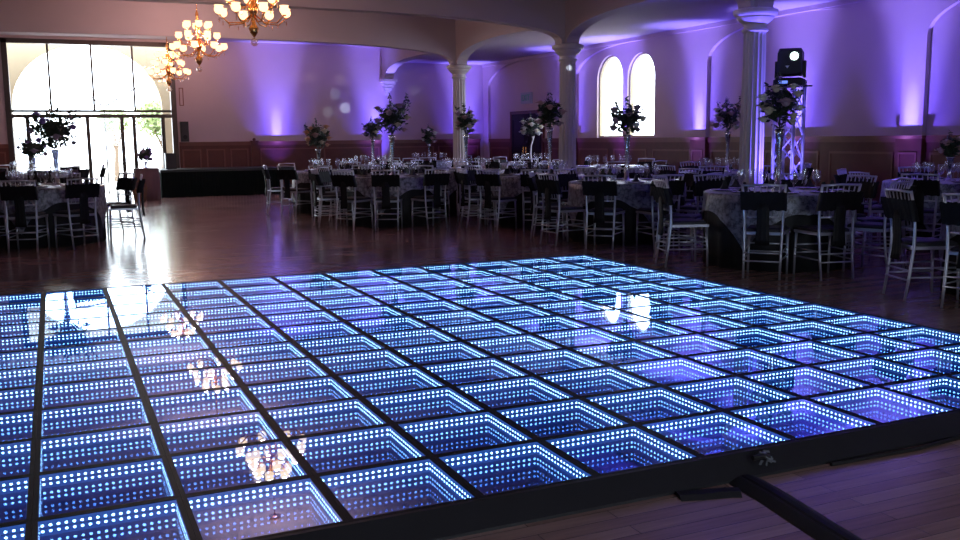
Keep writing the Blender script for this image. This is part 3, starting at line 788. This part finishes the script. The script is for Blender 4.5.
MB().lathe([(.05, 0), (.055, .01), (.045, .012)], 20).build('lens', M['lens'], mh).matrix_local = Matrix.Translation((-.06, .171, .385)) @ Matrix.Rotation(R(-90), 4, 'X')
MB().loft([[(.055, .171, .26), (.0, .171, .26), (.0275, .171, .225)], [(.055, .176, .26), (.0, .176, .26), (.0275, .176, .225)]]).build('emblem', M['whitep'], mh)

# ------------------------------------------------------------------ chandeliers
def chandelier():
    t = empty('chandelier')
    # origin at ceiling
    MB().lathe([(.09, 0), (.085, -.03), (.02, -.05)], 16).build('ceiling_rose', M['brass'], t, True)
    b = MB()
    b.lathe([(.008, -1.46), (.05, -1.40), (.07, -1.34), (.03, -1.28), (.025, -1.20), (.06, -1.13), (.075, -1.07), (.03, -1.0), (.022, -.88), (.045, -.80), (.05, -.74), (.02, -.66), (.028, -.58), (.03, -.52), (.008, -.46)], 14)
    b.build('stem', M['brass'], t, True)
    return t
ch = chandelier()
def chand(x, y, zc, label, first):
    """zc: ceiling height; lower tier of lamps at z = 3.11"""
    if first: t = ch
    else: t = copy_tree(ch)
    t.location = (x, y, zc)
    dz = zc-4.22
    if not first or True:
        c = MB().tube([(0, 0, -.03), (0, 0, -.50-0)], .008, 6)
        z = -.06
        while z > -.5:
            c.ball((0, 0, z), .014, 6, 4, (.6, 1, 1.3)); z -= .05
        if first: c.build('chain', M['brass'], t)
    return tag(t, label, 'chandelier', 'brass chandeliers')
CHT = ((8, .46, -1.15, .1), (6, .34, -.95, .5), (6, .22, -.76, .1))
# arms and lamps (part of the prototype, origin at the ceiling)
for tier, (n, r, zt, ph) in enumerate(CHT):
    for k in range(n):
        a = 2*pi*k/n+ph; ca, sa = cos(a), sin(a)
        pts = [(.04*ca, .04*sa, zt-.02), (r*.35*ca, r*.35*sa, zt-.12), (r*.75*ca, r*.75*sa, zt-.13), (r*ca, r*sa, zt-.03)]
        MB().tube(pts, .009, 6).ball((r*ca, r*sa, zt-.035), .03, 8, 4, (1, 1, .35)).build('arm', M['brass'], ch, True)
        s_ = MB().lathe([(.020, -.02), (.050, -.004), (.064, .025), (.062, .055), (.052, .075), (.064, .092)], 12, (r*ca, r*sa, zt), cap=False)
        s_.build('lamp_shade', M['shade'], ch, True)
        MB().ball((r*ca, r*sa, zt+.03), .022, 8, 6, (1, 1, 1.4)).build('bulb', M['bulb'], ch, True)
        MB().ball((r*ca, r*sa, zt-.10), .014, 6, 4, (.8, .8, 2.4)).build('crystal_drop', M['crystal'], ch)
        a2 = a+pi/n
        MB().ball((r*.7*cos(a2), r*.7*sin(a2), zt-.16), .013, 6, 4, (.8, .8, 2.4)).build('crystal_drop', M['crystal'], ch)
MB().ball((0, 0, -1.52), .055, 12, 8).build('crystal_ball', M['crystal'], ch, True)
def add_chain(t):
    c = MB().tube([(0, 0, -.03), (0, 0, -.50)], .006, 6); z = -.07
    while z > -.5:
        c.ball((0, 0, z), .015, 6, 4, (.6, 1, 1.3)); z -= .045
    return c.build('chain', M['brass'], t)
add_chain(ch)
CH = [(2.6, 13.1, 4.22, 'nearest brass chandelier with glowing glass shades, cut by the top edge'), (2.6, 18.3, 4.22, 'middle brass chandelier with two tiers of glowing shades'), (2.6, 23.3, HB, 'farthest brass chandelier, hanging in front of the glazed entrance')]
for i, (x, y, z, lab) in enumerate(CH):
    t = ch if i == 0 else copy_tree(ch)
    t.location = (x, y, z+(.14 if i == 2 else 0)); t.rotation_euler = (0, 0, i*.4); tag(t, lab, 'chandelier', 'brass chandeliers')

# ------------------------------------------------------------------ uplights
upl = empty('uplight')
MB().lathe([(.085, 0), (.09, .02), (.09, .17), (.08, .19), (.072, .19), (.07, .165), (.001, .165)], 20).build('housing', M['plastic'], upl, True)
MB().lathe([(.066, .168), (.066, .170)], 20).build('lens', M['lensb'], upl)
MB().box(-.10, .10, -.02, .02, 0, .012).build('bracket', M['black'], upl)
def spot(name, loc, tgt, e, col, ang, blend=.6, rad=.03):
    l = bpy.data.lights.new(name, 'SPOT'); l.energy = e; l.color = col; l.spot_size = R(ang); l.spot_blend = blend; l.shadow_soft_size = rad
    o = bpy.data.objects.new(name, l); COL.objects.link(o); o.location = loc
    o.rotation_euler = (Vector(tgt)-Vector(loc)).to_track_quat('-Z', 'Y').to_euler(); return o
UPE = 1500
CHE = 7.2
for i, (x, y, lab) in enumerate(UPS):
    o = upl if i == 0 else copy_tree(upl)
    o.location = (x, y, 0); tag(o, 'small black LED uplight ' + lab, 'uplight', 'purple uplights along the walls')
    onback = y > 25
    tgt = (x, YB, 2.7) if onback else (XR-.05, y, 2.7)
    spot('uplight_beam', (x, y, .20), tgt, UPE*.24, (.125, .075, 1.0), 66, 1.0, .04)
    for z_, e_, a_, c_ in ((2.6, .45, 34, (.16, .12, 1.0)), (1.75, .60, 13, (.17, .21, 1.0))):
        spot('uplight_beam', (x, y, .20), (x, YB, z_) if onback else (XR-.05, y, z_), UPE*e_, c_, a_, 1.0, .03)
    spot('uplight_beam', (x, y, .20), (x, YB-.35, 3.9) if onback else (XR-.38, y, HR), UPE*.60, (.30, .26, 1.0), 36, 1.0, .03)
o = copy_tree(upl); o.location = (9.22, 9.78, 0); tag(o, 'small black LED uplight at the foot of the silver truss tower', 'uplight', 'purple uplights along the walls')
spot('uplight_beam', (9.22, 9.78, .20), (8.95, 10.15, 2.2), 1000, (.14, .10, 1.0), 80, 1.0, .04)
# moving head: narrow beams that throw soft dots of light
src = Vector((9.12, 10.10, 2.45))
def at_y(px_, py_, Y):
    d = fw + rt*((px_-480)/F) - up*((py_-270)/F); return Vector((0, 0, EH)) + d*(Y/d.y)
for (px_, py_, Y, e, c) in ((345, 108, YB, 900, (.6, .85, 1)), (335, 94, YB, 240, (.6, .9, 1)), (328, 112, YB, 200, (.6, .9, 1)), (361, 80, YB, 220, (.7, .85, 1)), (341, 80, YB, 160, (.8, .8, 1)), (312, 78, YB, 110, (1, .8, .9)), (294, 77, YB, 80, (1, .8, .9)), (415, 91, YB, 110, (.6, .8, 1))):
    tg = at_y(px_, py_, Y)
    spot('moving_head_beam', src, tg, e*6, c, 1.25, .55, .01)
tg = Vector((8.94, CY[0], 2.50)); spot('moving_head_beam', (9.20, 10.0, 2.45), tg, 1500, (.8, 1, .9), 1.3, .5, .01)

# chandelier light: one small lamp in each shade
for ci, (x, y, z, lab) in enumerate(CH):
    zz = z+(.14 if ci == 2 else 0)
    for n, r, zt, ph in CHT:
        for k in range(n):
            a = 2*pi*k/n+ph+ci*.4
            l = bpy.data.lights.new('chandelier_lamp', 'POINT'); l.energy = CHE*(.5, 1.15, 1.15)[ci]; l.color = (1, .60, .50); l.shadow_soft_size = .03
            o = bpy.data.objects.new('chandelier_lamp', l); COL.objects.link(o); o.location = (x+r*cos(a), y+r*sin(a), zz+zt+.10)

# ------------------------------------------------------------------ daylight
w = bpy.data.worlds.new('sky'); S.world = w; w.use_nodes = True
bg = w.node_tree.nodes['Background']; bg.inputs[0].default_value = (.80, .90, 1, 1); bg.inputs[1].default_value = 10.5
def portal(loc, rot, sx, sy):
    l = bpy.data.lights.new('daylight_portal', 'AREA'); l.shape = 'RECTANGLE'; l.size = sx; l.size_y = sy; l.cycles.is_portal = True
    o = bpy.data.objects.new('daylight_portal', l); COL.objects.link(o); o.location = loc; o.rotation_euler = rot
portal(((WX0+WX1)/2, YB+.25, WZ/2), (R(-90), 0, 0), WX1-WX0, WZ)
for a_, c_ in FILL_WIN: portal(((a_+c_)/2, YF-.25, sum(FILL_Z)/2), (R(90), 0, 0), c_-a_, FILL_Z[1]-FILL_Z[0])
for wv in WINS: portal((XR+.25, wv[0], (wv[2]+wv[3])/2), (0, R(90), 0), wv[3]-wv[2], wv[1]*2)

# ------------------------------------------------------------------ render settings
S.view_settings.view_transform = 'Standard'; S.view_settings.look = 'None'; S.view_settings.gamma = 1; S.view_settings.use_curve_mapping = False
S.view_settings.exposure = 0.15
c = S.cycles
c.max_bounces = 14; c.diffuse_bounces = 3; c.glossy_bounces = 10; c.transparent_max_bounces = 24; c.transmission_bounces = 4
c.caustics_reflective = False; c.caustics_refractive = False; c.sample_clamp_indirect = 6; c.use_denoising = True; c.blur_glossy = .3
c.use_adaptive_sampling = False
